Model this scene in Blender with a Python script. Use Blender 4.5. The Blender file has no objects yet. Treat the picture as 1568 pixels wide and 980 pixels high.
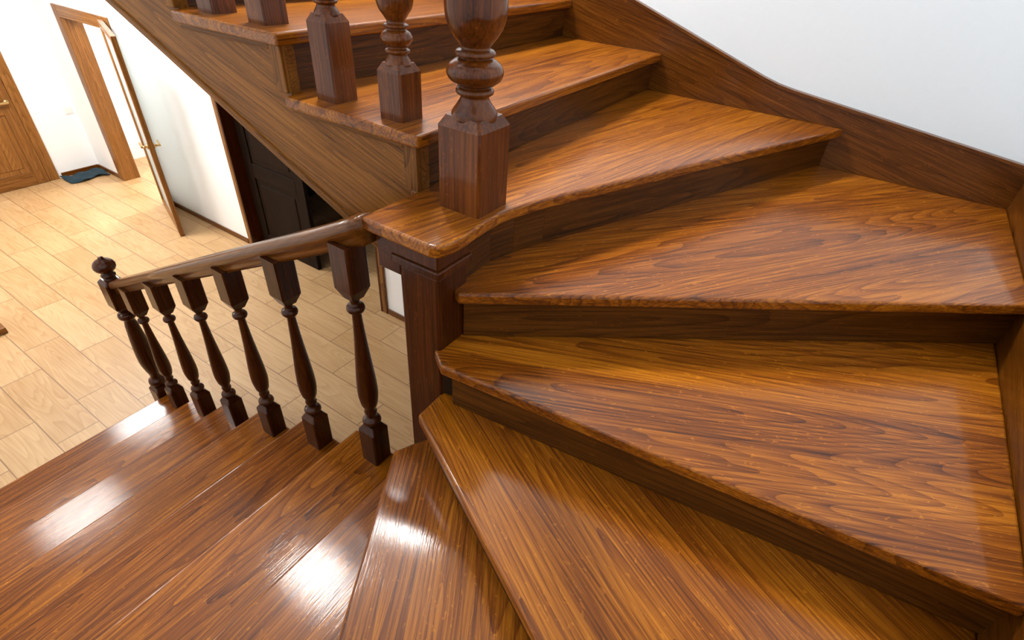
import bpy, bmesh, math, random
from mathutils import Vector, Matrix
random.seed(4)
S=bpy.context.scene
COL=bpy.context.collection
R=.17
# ------------------------------------------------------------ materials
def nt(name):
    m=bpy.data.materials.new(name);m.use_nodes=True
    t=m.node_tree;b=t.nodes['Principled BSDF'];return m,t,b
def N(t,ty,**k):
    n=t.nodes.new(ty)
    for a,v in k.items():setattr(n,a,v)
    return n
def math_(t,op,a,b=None):
    n=N(t,'ShaderNodeMath',operation=op)
    for i,x in enumerate((a,b)):
        if x is None:continue
        if isinstance(x,(int,float)):n.inputs[i].default_value=x
        else:t.links.new(x,n.inputs[i])
    return n.outputs[0]
def scaled(t,v,sc):
    n=N(t,'ShaderNodeVectorMath',operation='MULTIPLY');t.links.new(v,n.inputs[0]);n.inputs[1].default_value=sc;return n.outputs[0]
def noise(t,v,detail=2,rough=.5,dist=0):
    n=N(t,'ShaderNodeTexNoise');n.inputs['Scale'].default_value=1;n.inputs['Detail'].default_value=detail
    n.inputs['Roughness'].default_value=rough;n.inputs['Distortion'].default_value=dist
    t.links.new(v,n.inputs['Vector']);return n.outputs['Fac']
def wood(name,c0,c1,c2,rough=.34,stave=.17,coat=.25,crough=.10,ringw=.17,spec=.15):
    m,t,b=nt(name)
    at=N(t,'ShaderNodeAttribute',attribute_name='grain');v=at.outputs['Vector']
    sp=N(t,'ShaderNodeSeparateXYZ');t.links.new(v,sp.inputs[0])
    fl=math_(t,'FLOOR',math_(t,'DIVIDE',sp.outputs['Y'],stave))
    wn=N(t,'ShaderNodeTexWhiteNoise',noise_dimensions='1D');t.links.new(fl,wn.inputs['W'])
    off=N(t,'ShaderNodeVectorMath',operation='SCALE');t.links.new(wn.outputs['Color'],off.inputs[0]);off.inputs['Scale'].default_value=9
    ad=N(t,'ShaderNodeVectorMath',operation='ADD');t.links.new(v,ad.inputs[0]);t.links.new(off.outputs[0],ad.inputs[1]);v2=ad.outputs[0]
    base=noise(t,scaled(t,v2,(.42,5.5,5.5)),1,.3,.05)
    wob=math_(t,'MULTIPLY',noise(t,scaled(t,v2,(5,30,30)),1,.4),.022)
    ring=math_(t,'FRACT',math_(t,'MULTIPLY',math_(t,'ADD',base,wob),32))
    r2=math_(t,'POWER',ring,2.4)
    fine=noise(t,scaled(t,v2,(5,230,230)),3,.7)
    streak=noise(t,scaled(t,v2,(1.3,62,62)),2,.6)
    mid=noise(t,scaled(t,v2,(.7,10,10)),2,.5)
    flk=noise(t,scaled(t,v2,(45,110,110)),1,.5,1.0)
    fk=math_(t,'MULTIPLY',math_(t,'GREATER_THAN',flk,.69),.13)
    f=math_(t,'ADD',math_(t,'MULTIPLY',r2,-ringw),math_(t,'MULTIPLY',fine,.70))
    f=math_(t,'ADD',f,math_(t,'MULTIPLY',streak,.32))
    f=math_(t,'ADD',f,math_(t,'MULTIPLY',mid,.30))
    f=math_(t,'ADD',f,math_(t,'MULTIPLY',wn.outputs['Value'],.10))
    f=math_(t,'ADD',f,fk)
    cr=N(t,'ShaderNodeValToRGB');t.links.new(f,cr.inputs[0]);e=cr.color_ramp
    e.elements[0].position=.40;e.elements[0].color=(*c0,1)
    e.elements[1].position=.90;e.elements[1].color=(*c2,1)
    x=e.elements.new(.64);x.color=(*c1,1)
    t.links.new(cr.outputs[0],b.inputs['Base Color'])
    b.inputs['Roughness'].default_value=rough;b.inputs['Specular IOR Level'].default_value=spec
    b.inputs['Coat Weight'].default_value=coat;b.inputs['Coat Roughness'].default_value=crough
    bp=N(t,'ShaderNodeBump');bp.inputs['Strength'].default_value=.12;bp.inputs['Distance'].default_value=.002
    t.links.new(fine,bp.inputs['Height']);t.links.new(bp.outputs[0],b.inputs['Normal'])
    t.links.new(bp.outputs[0],b.inputs['Coat Normal'])
    return m
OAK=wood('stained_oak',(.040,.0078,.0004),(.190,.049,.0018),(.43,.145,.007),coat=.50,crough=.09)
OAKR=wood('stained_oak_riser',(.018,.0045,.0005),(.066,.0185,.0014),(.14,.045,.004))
OAKD=wood('stained_oak_dark',(.009,.0016,.0003),(.042,.0084,.0009),(.100,.024,.003),.28,coat=.35,crough=.06,ringw=.08,spec=.12)
OAKU=wood('stained_oak_newel',(.022,.0045,.0006),(.090,.0200,.0016),(.19,.052,.005),.28,coat=.35,crough=.06,ringw=.10,spec=.15)
OAKRAIL=wood('stained_oak_rail',(.022,.0056,.0006),(.092,.0255,.0020),(.19,.062,.006),.3,coat=.35,crough=.08,ringw=.09)
OAKS=wood('stained_oak_stringer',(.050,.016,.0016),(.165,.057,.0065),(.31,.120,.018),.45,coat=.08,ringw=.17)
DOOR=wood('door_oak',(.08,.026,.005),(.21,.082,.017),(.34,.15,.038),.4)
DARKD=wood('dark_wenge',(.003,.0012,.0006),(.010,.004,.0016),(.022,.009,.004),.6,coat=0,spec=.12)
def plain(name,c,rough=.6,metal=0,em=None,bump=0):
    m,t,b=nt(name);b.inputs['Roughness'].default_value=rough;b.inputs['Metallic'].default_value=metal
    tc=N(t,'ShaderNodeTexCoord');n=N(t,'ShaderNodeTexNoise');n.inputs['Scale'].default_value=40;n.inputs['Detail'].default_value=4
    t.links.new(tc.outputs['Object'],n.inputs['Vector'])
    if bump:
        bp=N(t,'ShaderNodeBump');bp.inputs['Strength'].default_value=bump;bp.inputs['Distance'].default_value=.002
        t.links.new(n.outputs['Fac'],bp.inputs['Height']);t.links.new(bp.outputs[0],b.inputs['Normal'])
    mx=N(t,'ShaderNodeMix',data_type='RGBA');mx.inputs[6].default_value=(*[x*.97 for x in c],1);mx.inputs[7].default_value=(*c,1)
    t.links.new(n.outputs['Fac'],mx.inputs[0]);t.links.new(mx.outputs[2],b.inputs['Base Color'])
    if em:b.inputs['Emission Color'].default_value=(1,.97,.92,1);b.inputs['Emission Strength'].default_value=em
    return m
WALL=plain('white_paint',(.81,.87,.91),.85,bump=.04)
HWALL=plain('white_paint_hall',(.94,.94,.93),.8,bump=.06)
CEIL=plain('ceiling_paint',(.80,.80,.80),.8)
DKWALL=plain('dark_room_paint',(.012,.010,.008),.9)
BRASS=plain('brass',(.65,.45,.20),.3,1)
MAT=plain('teal_fabric',(.012,.035,.05),.9,bump=.6)
PLAST=plain('white_plastic',(.8,.8,.78),.4)
def frosted():
    m,t,b=nt('frosted_glass')
    tr_=N(t,'ShaderNodeBsdfTranslucent')
    tc=N(t,'ShaderNodeTexCoord');n=N(t,'ShaderNodeTexNoise');n.inputs['Scale'].default_value=3;t.links.new(tc.outputs['Object'],n.inputs['Vector'])
    cr=N(t,'ShaderNodeValToRGB');t.links.new(n.outputs['Fac'],cr.inputs[0]);cr.color_ramp.elements[0].color=(.88,.95,.96,1);cr.color_ramp.elements[1].color=(.97,.99,1,1)
    t.links.new(cr.outputs[0],tr_.inputs[0]);t.links.new(cr.outputs[0],b.inputs['Base Color']);b.inputs['Roughness'].default_value=.12
    mx=N(t,'ShaderNodeMixShader');mx.inputs[0].default_value=.65
    t.links.new(b.outputs[0],mx.inputs[1]);t.links.new(tr_.outputs[0],mx.inputs[2]);t.links.new(mx.outputs[0],t.nodes['Material Output'].inputs[0])
    return m
FROST=frosted()
def floormat():
    m,t,b=nt('oak_look_plank')
    tc=N(t,'ShaderNodeTexCoord');v=tc.outputs['Object']
    mp=N(t,'ShaderNodeMapping');mp.inputs['Rotation'].default_value=(0,0,math.pi/2);t.links.new(v,mp.inputs[0])
    br=N(t,'ShaderNodeTexBrick');br.offset=.37
    for k,x in (('Scale',1),('Mortar Size',.0032),('Brick Width',.80),('Row Height',.235),('Bias',0)):br.inputs[k].default_value=x
    br.inputs['Color1'].default_value=(0,0,0,1);br.inputs['Color2'].default_value=(1,1,1,1);br.inputs['Mortar'].default_value=(.5,.5,.5,1)
    t.links.new(mp.outputs[0],br.inputs['Vector'])
    off=N(t,'ShaderNodeVectorMath',operation='MULTIPLY_ADD');t.links.new(br.outputs['Color'],off.inputs[0]);off.inputs[1].default_value=(7,7,7);t.links.new(mp.outputs[0],off.inputs[2])
    v2=off.outputs[0]
    base=noise(t,scaled(t,v2,(1.0,9,1)),1,.4,.1);ring=math_(t,'POWER',math_(t,'FRACT',math_(t,'MULTIPLY',base,14)),2.)
    fine=noise(t,scaled(t,v2,(4,80,1)),3,.6)
    blot=noise(t,scaled(t,v2,(1.5,5,1)),2,.5)
    f=math_(t,'ADD',math_(t,'MULTIPLY',ring,-.18),math_(t,'MULTIPLY',fine,.45))
    sep=N(t,'ShaderNodeSeparateColor');t.links.new(br.outputs['Color'],sep.inputs[0])
    f=math_(t,'ADD',f,math_(t,'MULTIPLY',sep.outputs[0],.18))
    f=math_(t,'ADD',f,math_(t,'MULTIPLY',blot,.42))
    cr=N(t,'ShaderNodeValToRGB');t.links.new(f,cr.inputs[0]);e=cr.color_ramp
    e.elements[0].position=.12;e.elements[0].color=(.38,.200,.070,1);e.elements[1].position=.82;e.elements[1].color=(.64,.43,.225,1)
    mx=N(t,'ShaderNodeMix',data_type='RGBA');t.links.new(br.outputs['Fac'],mx.inputs[0]);t.links.new(cr.outputs[0],mx.inputs[6]);mx.inputs[7].default_value=(.24,.13,.06,1)
    t.links.new(mx.outputs[2],b.inputs['Base Color']);b.inputs['Roughness'].default_value=.42
    return m
FLOOR=floormat()
# ------------------------------------------------------------ mesh builder
X,Y,Z=Vector((1,0,0)),Vector((0,1,0)),Vector((0,0,1))
class MB:
    def __init__(s):s.v=[];s.f=[];s.g=[];s.sm=[]
    def add(s,bm,along=X,across=Y,smooth=False,seed=True):
        al=along.normalized();ac=(across-al*across.dot(al)).normalized();up=al.cross(ac)
        o=[random.uniform(0,50) for _ in range(3)] if seed else [0,0,0]
        bm.verts.ensure_lookup_table();b=len(s.v)
        bm.verts.index_update()
        for v in bm.verts:
            s.v.append(v.co[:]);s.g.append((v.co.dot(al)+o[0],v.co.dot(ac)+o[1],v.co.dot(up)+o[2]))
        for f in bm.faces:s.f.append([b+v.index for v in f.verts]);s.sm.append(smooth)
        bm.free()
    def build(s,name,mat,parent=None):
        me=bpy.data.meshes.new(name);me.from_pydata(s.v,[],s.f)
        a=me.attributes.new('grain','FLOAT_VECTOR','POINT')
        for i,g in enumerate(s.g):a.data[i].vector=g
        for i,p in enumerate(me.polygons):p.use_smooth=s.sm[i]
        me.materials.append(mat);me.update()
        ob=bpy.data.objects.new(name,me);COL.objects.link(ob)
        if parent:ob.parent=parent
        return ob
def bev(bm,w,seg=2):
    bmesh.ops.recalc_face_normals(bm,faces=bm.faces)
    if w>0:
        es=[e for e in bm.edges if len(e.link_faces)==2 and e.calc_face_angle(0)>.35]
        bmesh.ops.bevel(bm,geom=es,offset=w,segments=seg,affect='EDGES',profile=.5,clamp_overlap=True)
    return bm
def prism(pts,ext,w=.0,seg=2):
    bm=bmesh.new();vs=[bm.verts.new(p) for p in pts];f=bm.faces.new(vs)
    r=bmesh.ops.extrude_face_region(bm,geom=[f])
    bmesh.ops.translate(bm,vec=ext,verts=[g for g in r['geom'] if isinstance(g,bmesh.types.BMVert)])
    return bev(bm,w,seg)
def slab(p2,z0,z1,w=.012,seg=3):return prism([(x,y,z0) for x,y in p2],Vector((0,0,z1-z0)),w,seg)
def box(x0,x1,y0,y1,z0,z1,w=.0,seg=2):return slab([(x0,y0),(x1,y0),(x1,y1),(x0,y1)],z0,z1,w,seg)
def seg(p,q,th,z0,z1,w=.002):
    p=Vector((*p,0));q=Vector((*q,0));d=(q-p).normalized();n=Vector((-d.y,d.x,0))*th
    return slab([(p.x,p.y),(q.x,q.y),(q.x+n.x,q.y+n.y),(p.x+n.x,p.y+n.y)],z0,z1,w,1)
def lathe(cx,cy,prof,n=28):
    bm=bmesh.new();rings=[]
    for z,r in prof:
        rings.append([bm.verts.new((cx+r*math.cos(2*math.pi*i/n),cy+r*math.sin(2*math.pi*i/n),z)) for i in range(n)])
    for a,b in zip(rings,rings[1:]):
        for i in range(n):bm.faces.new((a[i],a[(i+1)%n],b[(i+1)%n],b[i]))
    bm.faces.new(rings[0][::-1]);bm.faces.new(rings[-1]);bmesh.ops.recalc_face_normals(bm,faces=bm.faces);return bm
def sqblock(cx,cy,secs):
    bm=bmesh.new();rings=[]
    for z,h in secs:
        c=min(.006,h*.12)
        pts=[(h,-h+c),(h,h-c),(h-c,h),(-h+c,h),(-h,h-c),(-h,-h+c),(-h+c,-h),(h-c,-h)]
        rings.append([bm.verts.new((cx+a,cy+b,z)) for a,b in pts])
    for a,b in zip(rings,rings[1:]):
        for i in range(8):bm.faces.new((a[i],a[(i+1)%8],b[(i+1)%8],b[i]))
    bm.faces.new(rings[0][::-1]);bm.faces.new(rings[-1]);bmesh.ops.recalc_face_normals(bm,faces=bm.faces);return bm
def smoothprof(kp,steps=4):
    out=[]
    P=[kp[0]]+kp+[kp[-1]]
    for i in range(1,len(P)-2):
        p0,p1,p2,p3=P[i-1:i+3]
        for s in range(steps):
            t=s/steps
            r=.5*((2*p1[1])+(-p0[1]+p2[1])*t+(2*p0[1]-5*p1[1]+4*p2[1]-p3[1])*t*t+(-p0[1]+3*p1[1]-3*p2[1]+p3[1])*t**3)
            out.append((p1[0]+(p2[0]-p1[0])*t,max(r,.004)))
    out.append(kp[-1]);return out
def empty(name,loc=(0,0,0)):
    e=bpy.data.objects.new(name,None);COL.objects.link(e);e.location=loc;e.empty_display_size=.1;return e
# ------------------------------------------------------------ stair
ST=empty('staircase')
tr=MB();ri=MB()
XL,XW,YC=-.88,2.692,-.713
TH=.036
def tread(k,p2,along,w=.008):tr.add(slab(p2,R*k-TH,R*k,w,3),Vector((*along,0)),Vector((-along[1],along[0],0)))
def unit(p,q):
    d=Vector((q[0]-p[0],q[1]-p[1]));d.normalize();return (d.x,d.y)
GL=.3581
Yn=[.749+GL*m for m in range(7)]
for m in range(1,7):
    tread(-m,[(XL,Yn[m]),(.832,Yn[m]),(.832,Yn[m-1]-.06),(XL,Yn[m-1]-.06)],(1,0))
tread(0,[(XL,.749),(.80,.749),(.80,.60),(.62,.60),(XL,-.30)],(1,.05))
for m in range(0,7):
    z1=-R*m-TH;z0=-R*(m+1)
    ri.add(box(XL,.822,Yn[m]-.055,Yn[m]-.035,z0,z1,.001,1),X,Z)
T1=((.655,.698),(XL,-.21));T2=((.694,.625),(-.008,YC));T3=((.750,.583),(.896,YC));T4=((.853,.604),(1.839,YC));T5=((1.227,.546),(XW,-.05))
tread(1,[T1[0],T1[1],(XL,YC),(.06,YC),(.76,.59),(.795,.625)],unit(*T1))
tread(2,[T2[0],T2[1],(.956,YC),(.82,.585),(.81,.63)],unit(*T2))
tread(3,[T3[0],T3[1],(1.914,YC),(.92,.64),(.79,.64)],unit((.80,.6),(1.4,YC)))
tread(4,[T4[0],T4[1],(XW,YC),(XW,.015),(1.25,.61),(1.05,.70),(.89,.70)],unit((1,.6),(2.3,-.35)))
t5=[(.772,.862),(.772,.63),(.778,.612),(.795,.602),(.84,.594),(.90,.596),(.965,.600),(1.03,.600),(1.08,.592),(1.14,.575),(1.227,.546),(XW,-.05),(XW,.89),(.99,.89),(.99,.862)]
tread(5,t5,unit((1,.6),(2.6,.25)))
def wr(T,k,off=.035):
    (a,b)=T;d=Vector((b[0]-a[0],b[1]-a[1])).normalized();n=Vector((-d.y,d.x))
    p=Vector(a)+n*off+d*.012;q=Vector(b)+n*off+d*.035
    ri.add(seg(p,q,.02,R*(k-1),R*k-TH),Vector((*d,0)),Z)
for T,k in((T1,1),(T2,2),(T3,3),(T4,4)):wr(T,k)
ri.add(seg((.70,.692),(.80,.645),.012,0,R-TH),X,Z)
pts=[(.905,.634),(1.04,.637),(1.13,.618),(1.24,.580),(XW,-.012)]
for a,b in zip(pts,pts[1:]):ri.add(seg(a,b,.02,R*4,R*5-TH,.0005),Vector((*unit(a,b),0)),Z)
GU=.5186;YU=[.823+GU*i for i in range(5)]
for i in range(4):
    k=6+i;y0=YU[i];y1=YU[i+1]
    tread(k,[(.958,y0),(XW,y0),(XW,y1+.06),(1.02,y1+.06),(1.02,y1+.012),(.958,y1+.012)],(1,0))
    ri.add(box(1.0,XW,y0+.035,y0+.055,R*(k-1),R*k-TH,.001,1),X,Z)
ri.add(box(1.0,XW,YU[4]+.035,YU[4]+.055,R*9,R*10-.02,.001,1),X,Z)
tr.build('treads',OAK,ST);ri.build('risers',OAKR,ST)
so=MB()
zb=lambda y:.664+.428*(y-1.226)
top=[(.76,R*5-TH),(YU[0]+.03,R*5-TH)]
for i in range(4):
    z=R*(6+i)-TH;top+=[(YU[i]+.03,z),(YU[i+1]+.03,z)]
pl=[(.76,zb(.76))]+top+[(top[-1][0],zb(top[-1][0]))]
so.add(prism([(1.0,y,z) for y,z in pl],Vector((.035,0,0)),.002,1),Vector((0,1,.34)),Z)
for i in range(5):
    k=6+i;y=YU[i]
    so.add(box(.982,1.0,y+.028,y+.078,R*(k-1),R*k-TH,.002,1),Z,Y)
    if i<4: so.add(box(.984,1.0,y+.079,YU[i+1]+.027,R*k-TH-.022,R*k-TH,.005,2),Y,Z)
p0=Vector((.992,.76,zb(.76)));p1=Vector((.992,3.0,zb(3.0)))
so.add(prism([(.992,.76,zb(.76)),(1.04,.76,zb(.76)),(1.04,.76,zb(.76)+.03),(.992,.76,zb(.76)+.03)],p1-p0,.006,2),Vector((0,1,.43)),Z)
so.build('outer_stringer',OAKS,ST)
sf=MB();sf.add(prism([(1.03,.9,zb(.9)+.0),(XW,.9,zb(.9)),(XW,.9,zb(.9)+.02),(1.03,.9,zb(.9)+.02)],Vector((0,2.05,.428*2.05))),Y,X);sf.build('soffit_panel',OAKS,ST)
ws=MB()
tp=[(YC-.03,.83),(.20,.953),(.268,.965),(.34,.985),(1.031,1.22),(3.0,1.22+.339*1.969)]
bt=[(3.0,zb(3.0)),(1.0,.60),(.2,.40),(YC-.03,.40)]
ws.add(prism([(XW,y,z) for y,z in tp+bt],Vector((.03,0,0)),.0),Vector((0,1,.25)),Z)
for (a,b) in zip(tp,tp[1:]):
    ws.add(prism([(XW-.004,a[0],a[1]),(XW+.03,a[0],a[1]),(XW+.03,a[0],a[1]+.012),(XW-.004,a[0],a[1]+.012)],Vector((0,b[0]-a[0],b[1]-a[1])),.0),Vector((0,1,.3)),X)
tpc=[(XW,.83),(.9,.615),(0,.47),(XL-.03,.34)]
ws.add(prism([(x,YC,z) for x,z in tpc+[(XL-.03,-.1),(0,.0),(1.2,.2),(XW,.4)]],Vector((0,-.03,0)),.0),Vector((1,0,.14)),Z)
tpl=[(YC,.34),(.65,.12),(2.95,-.98),(2.95,-1.19),(YC,-1.19)]
ws.add(prism([(XL,y,z) for y,z in tpl],Vector((-.03,0,0)),.0),Vector((0,1,-.45)),Z)
ws.build('wall_stringer',OAKRAIL,ST)
sp=MB()
pl=[(.62,-1.19),(.62,-TH)]
for m in range(7):pl+=[(Yn[m]-.04,-R*m-TH),(Yn[m]-.04,-R*(m+1)-TH)]
pl=pl[:-1]+[(Yn[6]-.04,-1.19)]
sp.add(prism([(.795,y,z) for y,z in pl],Vector((.025,0,0)),.0),Vector((0,1,-.45)),Z)
sp.build('spandrel_panel',OAKS,ST)
# ------------------------------------------------------------ turned parts
def baluster(mb,cx,cy,z0,z1,h=.038):
    H=z1-z0
    zb_=z0+.185*H
    mb.add(sqblock(cx,cy,[(z0,h),(zb_-.012,h),(zb_+.012,h*.60)]),Z,X)
    L=z0+.80*H-zb_
    kp=[(0,.6),(.018,.52),(.028,.56),(.036,.86),(.055,.98),(.074,.86),(.084,.56),(.10,.46),(.12,.60),(.135,.66),(.15,.58),(.165,.60),(.20,.82),(.28,1.0),(.38,.98),(.52,.82),(.66,.64),(.80,.50),(.88,.44),(.90,.46),(.906,.72),(.925,.84),(.944,.74),(.955,.46),(.98,.46),(1.0,.60)]
    mb.add(lathe(cx,cy,smoothprof([(zb_+a*L,b*.034) for a,b in kp],3)),Z,X,True)
    mb.add(sqblock(cx,cy,[(z0+.80*H-.004,h*.55),(z0+.838*H,h),(z1,h)]),Z,X)
LB=empty('stair_balustrade')
railtop=lambda y:.871-.4995*(y-.817)
XB=.787
for j in range(6):
    mb=MB();y=1.1071-.1602+GL*j;z0=-R*(j+1)
    baluster(mb,XB,y,z0,railtop(y)-.062)
    mb.build('baluster_%d'%(j+1),OAKD,LB)
mb=MB();yn=2.955;z0=-1.19
mb.add(sqblock(XB,yn,[(z0,.05),(z0+.20,.05),(z0+.225,.034)]),Z,X)
kp=[(0,.034),(.02,.03),(.03,.044),(.05,.048),(.07,.044),(.08,.030),(.11,.027),(.15,.036),(.22,.047),(.30,.048),(.42,.042),(.52,.034),(.57,.028),(.58,.042),(.597,.046),(.612,.042),(.62,.028),(.64,.034)]
z1=z0+.21
mb.add(lathe(XB,yn,smoothprof([(z1+a*.93,b) for a,b in kp],3)),Z,X,True)
zt=z1+.64*.93
mb.add(sqblock(XB,yn,[(zt-.005,.03),(zt+.03,.05),(zt+.185,.05),(zt+.205,.034)]),Z,X)
zz=zt+.2
kp=[(0,.036),(.008,.026),(.016,.024),(.02,.034),(.028,.036),(.036,.03)]+[(.04+.084*(1-math.cos(a))/2,max(.054*math.sin(a),.012)) for a in [math.pi*i/9 for i in range(1,9)]]+[(.126,.014),(.134,.012),(.137,.004)]
mb.add(lathe(XB,yn,[(zz+a,b) for a,b in kp]),Z,X,True)
mb.build('newel_post',OAKD,LB)
def rail(path,x,name,parent,mat,w=.040,h=.085):
    prof=[(-.55,-1),(.55,-1),(.62,-.8),(.66,-.62),(.98,-.5),(1,-.32),(.93,-.15),(.70,-.04),(.35,0),(-.35,0),(-.70,-.04),(-.93,-.15),(-1,-.32),(-.98,-.5),(-.66,-.62),(-.62,-.8)]
    bm=bmesh.new();rs=[]
    for y,z in path:rs.append([bm.verts.new((x+a*w,y,z+b*h)) for a,b in prof])
    n=len(prof)
    for a,b in zip(rs,rs[1:]):
        for i in range(n):bm.faces.new((a[i],a[(i+1)%n],b[(i+1)%n],b[i]))
    bm.faces.new(rs[0]);bm.faces.new(rs[-1][::-1]);bmesh.ops.recalc_face_normals(bm,faces=bm.faces)
    m=MB();m.add(bm,Vector((0,path[-1][0]-path[0][0],path[-1][1]-path[0][1])),X,True);return m.build(name,mat,parent)
rail([(.855,.852),(.90,.836),(.96,.803),(1.05,railtop(1.05)),(1.6,railtop(1.6)),(2.2,railtop(2.2)),(2.915,railtop(2.915))],XB+.006,'handrail',LB,OAKRAIL)
mb=MB()
mb.add(box(.793,.915,.622,.755,-1.19,.745,.008,2),Z,X)
mb.add(box(.782,.925,.612,.775,.745,.772,.006,2),Z,X)
mb.add(box(.787,.920,.617,.768,.772,.814,.003,1),Z,X)
mb.add(box(.80,1.0,.757,.84,.70,.814,.004,1),X,Z)
mb.build('corner_newel',OAKD,LB)
UB=empty('stair_balustrade')
mb=MB();cx,cy,z0=1.025,.690,.85
mb.add(sqblock(cx,cy,[(z0,.067),(z0+.215,.067),(z0+.240,.052)]),Z,X)
kp=[(.230,.058),(.245,.057),(.256,.050),(.270,.040),(.284,.035),(.288,.044),(.295,.047),(.302,.043),(.305,.037),(.310,.048),(.320,.062),(.337,.069),(.354,.062),(.364,.048),(.369,.038),(.372,.046),(.378,.048),(.384,.044),(.388,.035),(.396,.038),(.41,.050),(.43,.063),(.46,.071),(.50,.070),(.56,.062),(.64,.050),(.72,.041),(.78,.035),(.79,.046),(.80,.048),(.81,.045),(.82,.035),(.84,.04)]
mb.add(lathe(cx,cy,smoothprof([(z0+a,b) for a,b in kp],3),40),Z,X,True)
mb.add(sqblock(cx,cy,[(z0+.835,.04),(z0+.87,.067),(z0+1.10,.067),(z0+1.12,.05)]),Z,X)
mb.build('newel_post_upper',OAKU,UB)
upr=lambda y:1.146+.328*(y-.965)+.72
i=0
for k,ys in((6,(.965,1.225)),(7,(1.495,1.755)),(8,(2.015,2.275)),(9,(2.535,2.795))):
    for y in ys:
        i+=1;mb=MB();z0=R*k;zt=1.146+.328*(y-.965);c=1.052;h=.043
        mb.add(sqblock(c,y,[(z0,h),(zt-.004,h),(zt+.016,h*.72)]),Z,X)
        kp=[(.010,.036),(.022,.032),(.036,.024),(.040,.031),(.046,.033),(.052,.024),(.060,.034),(.073,.042),(.087,.035),(.095,.024),(.099,.031),(.104,.032),(.109,.023),(.12,.028),(.14,.042),(.165,.048),(.20,.047),(.26,.040),(.36,.031),(.46,.025),(.50,.024),(.505,.032),(.512,.033),(.52,.031),(.525,.024),(.55,.03)]
        mb.add(lathe(c,y,smoothprof([(zt+a,b) for a,b in kp],3)),Z,X,True)
        mb.add(sqblock(c,y,[(zt+.545,.026),(zt+.575,h),(zt+.66,h)]),Z,X)
        mb.build('baluster_%d'%i,OAKU,UB)
rail([(.75,upr(.75)),(2.9,upr(2.9))],1.045,'handrail_upper',UB,OAKRAIL)
# ------------------------------------------------------------ room shell
ZF=-1.19
def room(name,mat,*boxes):
    m=MB()
    for b in boxes:m.add(box(*b),X,Y,seed=False)
    return m.build(name,mat)
ZC=4.05
room('floor',FLOOR,(-1.1,4.5,-.9,7.7,ZF-.1,ZF))
room('wall_back',WALL,(-1.1,2.88,YC-.18,YC-.03,ZF,ZC))
room('wall_left',WALL,(-1.1,XL-.03,YC-.03,7.46,ZF,ZC))
room('wall_right',WALL,(XW+.03,2.87,YC-.03,2.95,ZF,ZC),(XW+.03,2.87,2.95,7.46,1.7,ZC))
WX=2.425;DT=ZF+1.71
room('wall_hall',HWALL,(WX,WX+.14,6.86,7.46,ZF,1.53),(WX,WX+.14,5.95,6.86,DT,1.53),(WX,WX+.14,4.46,5.95,ZF,1.53),
     (WX,WX+.14,2.98,4.46,DT,1.53),(WX,WX+.14,2.66,2.98,DT,.95),(WX,WX+.14,2.0,2.66,ZF,.95),(WX,WX+.14,1.0,2.0,ZF,.50),(WX,WX+.14,YC-.03,1.0,ZF,.38))
room('wall_far',HWALL,(-1.1,4.5,7.46,7.6,ZF,ZC))
room('wall_room_side',HWALL,(4.4,4.5,5.1,7.46,ZF,1.53),(WX+.14,4.4,5.0,5.1,ZF,1.53))
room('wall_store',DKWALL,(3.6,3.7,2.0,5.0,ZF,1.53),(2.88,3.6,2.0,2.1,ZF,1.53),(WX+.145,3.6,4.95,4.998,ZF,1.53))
room('ceiling_hall',CEIL,(-1.1,4.5,3.0,7.46,1.53,1.69))
room('ceiling',CEIL,(-1.1,2.87,YC-.18,7.46,ZC,ZC+.1))
def casing(name,y0,y1,top,mat,w=.085,jm=None):
    m=MB()
    x0,x1=WX-.02,WX
    m.add(box(x0,x1,y0-w,y0,ZF,top+w,.004,1),Z,Y);m.add(box(x0,x1,y1,y1+w,ZF,top+w,.004,1),Z,Y);m.add(box(x0,x1,y0,y1,top,top+w,.004,1),Y,Z)
    root=empty(name);m.build('casing',mat,root);m=MB()
    m.add(box(x0,WX+.16,y0,y0+.02,ZF,top,.002,1),Z,X);m.add(box(x0,WX+.16,y1-.02,y1,ZF,top,.002,1),Z,X);m.add(box(x0,WX+.16,y0+.02,y1-.02,top-.02,top,.002,1),Y,X)
    m.build('jamb',jm or mat,root);return root
casing('trim_1',5.95,6.86,DT,DOOR)
casing('trim_2',2.66,4.42,DT,DOOR,.05,OAKD)
bb=MB();bb.add(box(WX-.015,WX,4.49,5.86,ZF,ZF+.05,.004,1),Y,Z);bb.add(box(WX-.015,WX,2.0,2.60,ZF,ZF+.05,.004,1),Y,Z);bb.add(box(WX-.015,WX,6.95,7.45,ZF,ZF+.05,.004,1),Y,Z);bb.build('baseboard_hall',OAKRAIL)
bb=MB();bb.add(box(2.02,WX-.015,7.445,7.46,ZF,ZF+.05,.004,1),X,Z);bb.build('baseboard_far',OAKRAIL)
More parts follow.
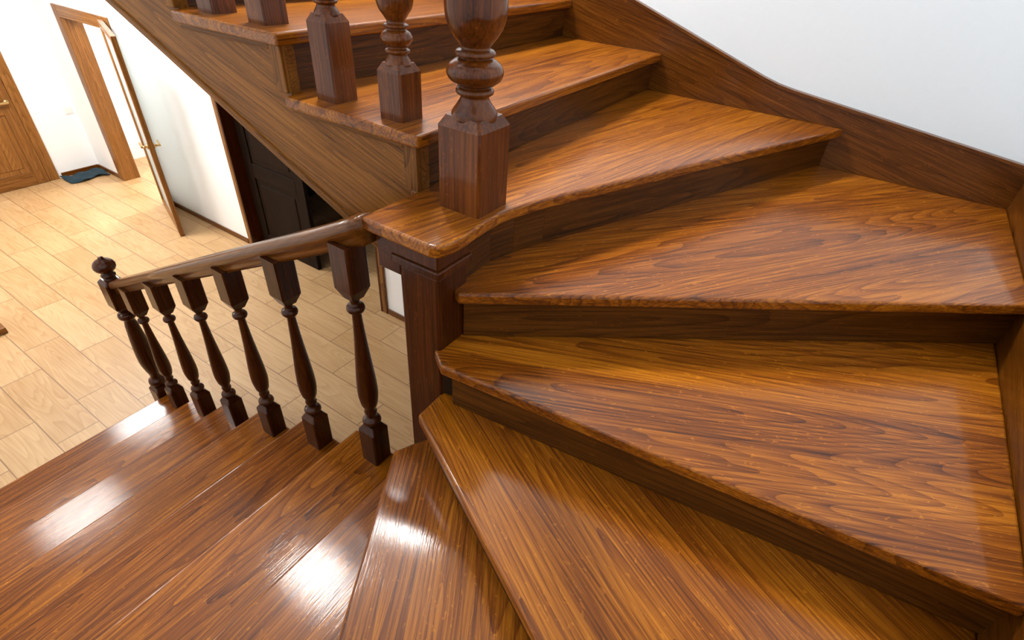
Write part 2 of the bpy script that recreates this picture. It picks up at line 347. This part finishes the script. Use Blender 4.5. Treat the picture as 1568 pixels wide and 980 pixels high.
def panel_door(name,w,h,mat,panels=((.08,.42),(.50,.93)),th=.04,st=.11,glass=None,sides=(-1,1)):
    root=empty(name)
    m=MB()
    m.add(box(0,st,-th/2,th/2,0,h,.003,1),Z,X);m.add(box(w-st,w,-th/2,th/2,0,h,.003,1),Z,X)
    zs=[0]+[q for p in panels for q in (p[0]*h,p[1]*h)]+[h]
    for a,b in zip(zs[::2],zs[1::2]):m.add(box(st,w-st,-th/2,th/2,a,b,.002,1),X,Z)
    if glass:
        g=MB()
        for a,b in panels:g.add(box(st,w-st,-.004,.004,a*h,b*h))
        g.build('glass',glass,root)
    else:
        for a,b in panels:
            m.add(box(st,w-st,-.008,.008,a*h,b*h),Z,X)
            m.add(box(st+.05,w-st-.05,-.016,.016,a*h+.05,b*h-.05,.01,2),Z,X)
    m.build('leaf',mat,root)
    if not sides:return root
    hd=MB()
    for s in sides:
        bm=bmesh.new();bmesh.ops.create_cone(bm,segments=20,radius1=.024,radius2=.024,depth=.012,cap_ends=True,matrix=Matrix.Translation((w-.05,s*(th/2+.006),.88))@Matrix.Rotation(math.pi/2,4,'X'));hd.add(bm,smooth=True)
        bm=bmesh.new();bmesh.ops.create_cone(bm,segments=12,radius1=.010,radius2=.010,depth=.05,cap_ends=True,matrix=Matrix.Translation((w-.05,s*(th/2+.03),.88))@Matrix.Rotation(math.pi/2,4,'X'));hd.add(bm,smooth=True)
        hd.add(box(w-.17,w-.04,s*(th/2+.05)-.009,s*(th/2+.05)+.009,.870,.892,.005,2))
    hd.build('handle',BRASS,root)
    return root
d=panel_door('door_1',.88,1.77,DOOR,((.05,.97),),st=.09,glass=FROST);d.location=(WX-.045,5.93,ZF+.006)
tip=Vector((2.085,5.06));hg=Vector((WX-.045,5.93));a=math.atan2((tip-hg).y,(tip-hg).x);d.rotation_euler=(0,0,a)
d=panel_door('door_2',.86,1.80,DOOR,sides=(-1,));d.location=(1.02,7.435,ZF+.003)
m=MB();m.add(box(1.885,1.985,7.425,7.46,ZF,ZF+1.91,.006,2),Z,X);m.add(box(.915,1.015,7.425,7.46,ZF,ZF+1.91,.006,2),Z,X);m.add(box(1.015,1.885,7.425,7.46,ZF+1.81,ZF+1.91,.006,2),X,Z);m.build('trim_3',DOOR)
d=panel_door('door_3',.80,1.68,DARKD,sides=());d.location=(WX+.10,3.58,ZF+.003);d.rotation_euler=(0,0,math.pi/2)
hgm=MB()
for z in(.3,1.4):hgm.add(lathe(WX+.068,3.575,[(ZF+z,.008),(ZF+z+.09,.008)],12),smooth=True)
h_=hgm.build('hinge',PLAST,d);h_.matrix_parent_inverse=(Matrix.Translation(d.location)@Matrix.Rotation(math.pi/2,4,'Z')).inverted()
bm=bmesh.new();bmesh.ops.create_grid(bm,x_segments=24,y_segments=14,size=.5)
for v in bm.verts:
    x,y=v.co.x,v.co.y
    v.co=Vector((2.19+x*.40,7.28+y*.26+.02*math.sin(x*9),ZF+.012+.010*(1+math.sin(x*14+y*5))+.012*max(0,math.sin(y*11+x*3))))
r=bmesh.ops.extrude_face_region(bm,geom=bm.faces[:]);bmesh.ops.translate(bm,vec=(0,0,-.011),verts=[g for g in r['geom'] if isinstance(g,bmesh.types.BMVert)])
bmesh.ops.recalc_face_normals(bm,faces=bm.faces)
m=MB();m.add(bm,smooth=True);m.build('doormat',MAT)
m=MB();m.add(box(2.31,2.39,7.452,7.46,-.54,-.46,.003,2));m.add(box(2.325,2.375,7.447,7.453,-.525,-.475,.002,1));m.build('light_switch',PLAST)
m=MB();m.add(box(.05,.50,4.62,4.93,ZF,ZF+.05,.008,2),X,Y);m.add(box(.08,.47,4.65,4.90,ZF+.05,ZF+.07,.006,2),X,Y);m.build('wooden_plinth',DOOR)
# ------------------------------------------------------------ lights
def lamp(x,y,z,rad,power,col=(1,.98,.95)):
    root=empty('ceiling_lamp_or_fill')
    m=MB();m.add(lathe(x,y,[(z+.0,rad*.98),(z+.02,rad*1.03),(z+.05,rad*1.0),(z+.06,rad*.8)],32),smooth=True);m.build('housing',PLAST,root)
    l=bpy.data.lights.new('bulb','AREA');l.shape='DISK';l.size=rad*2;l.energy=power;l.color=col
    o=bpy.data.objects.new('bulb',l);COL.objects.link(o);o.location=(x,y,z-.01);o.parent=root
lamp(2.15,2.35,ZC-.07,.24,165)
lamp(1.30,2.85,ZC-.07,.24,70)
lamp(.9,.5,ZC-.07,.5,9,(.95,.98,1))  # added weak fill light for the stairwell, not a real lamp; housing invented too
lamp(1.35,5.6,1.53-.07,.42,90)
lamp(.2,4.2,1.53-.07,.3,34)
lamp(3.4,6.3,1.53-.07,.25,60)
w=bpy.data.worlds.new('World');S.world=w;w.use_nodes=True
w.node_tree.nodes['Background'].inputs[0].default_value=(.9,.95,1,1);w.node_tree.nodes['Background'].inputs[1].default_value=.4
# ------------------------------------------------------------ camera
M=[(.55808,-.82764,.05841),(-.46918,-.37311,-.80036),(.68439,.41936,-.59671)]
r_=Vector(M[0]).normalized();f_=Vector(M[2]).normalized();dn=f_.cross(r_).normalized();
up=-dn
if up.z<0:up=-up
r_=f_.cross(up).normalized()
mat=Matrix((( r_.x,up.x,-f_.x,-.0562),(r_.y,up.y,-f_.y,-.1247),(r_.z,up.z,-f_.z,1.4660),(0,0,0,1)))
c=bpy.data.cameras.new('camera');c.sensor_fit='HORIZONTAL';c.sensor_width=36;c.lens=36*807.35/1568;c.clip_start=.02
oc=bpy.data.objects.new('camera',c);COL.objects.link(oc);oc.matrix_world=mat;S.camera=oc
S.view_settings.view_transform='Standard';S.view_settings.exposure=0
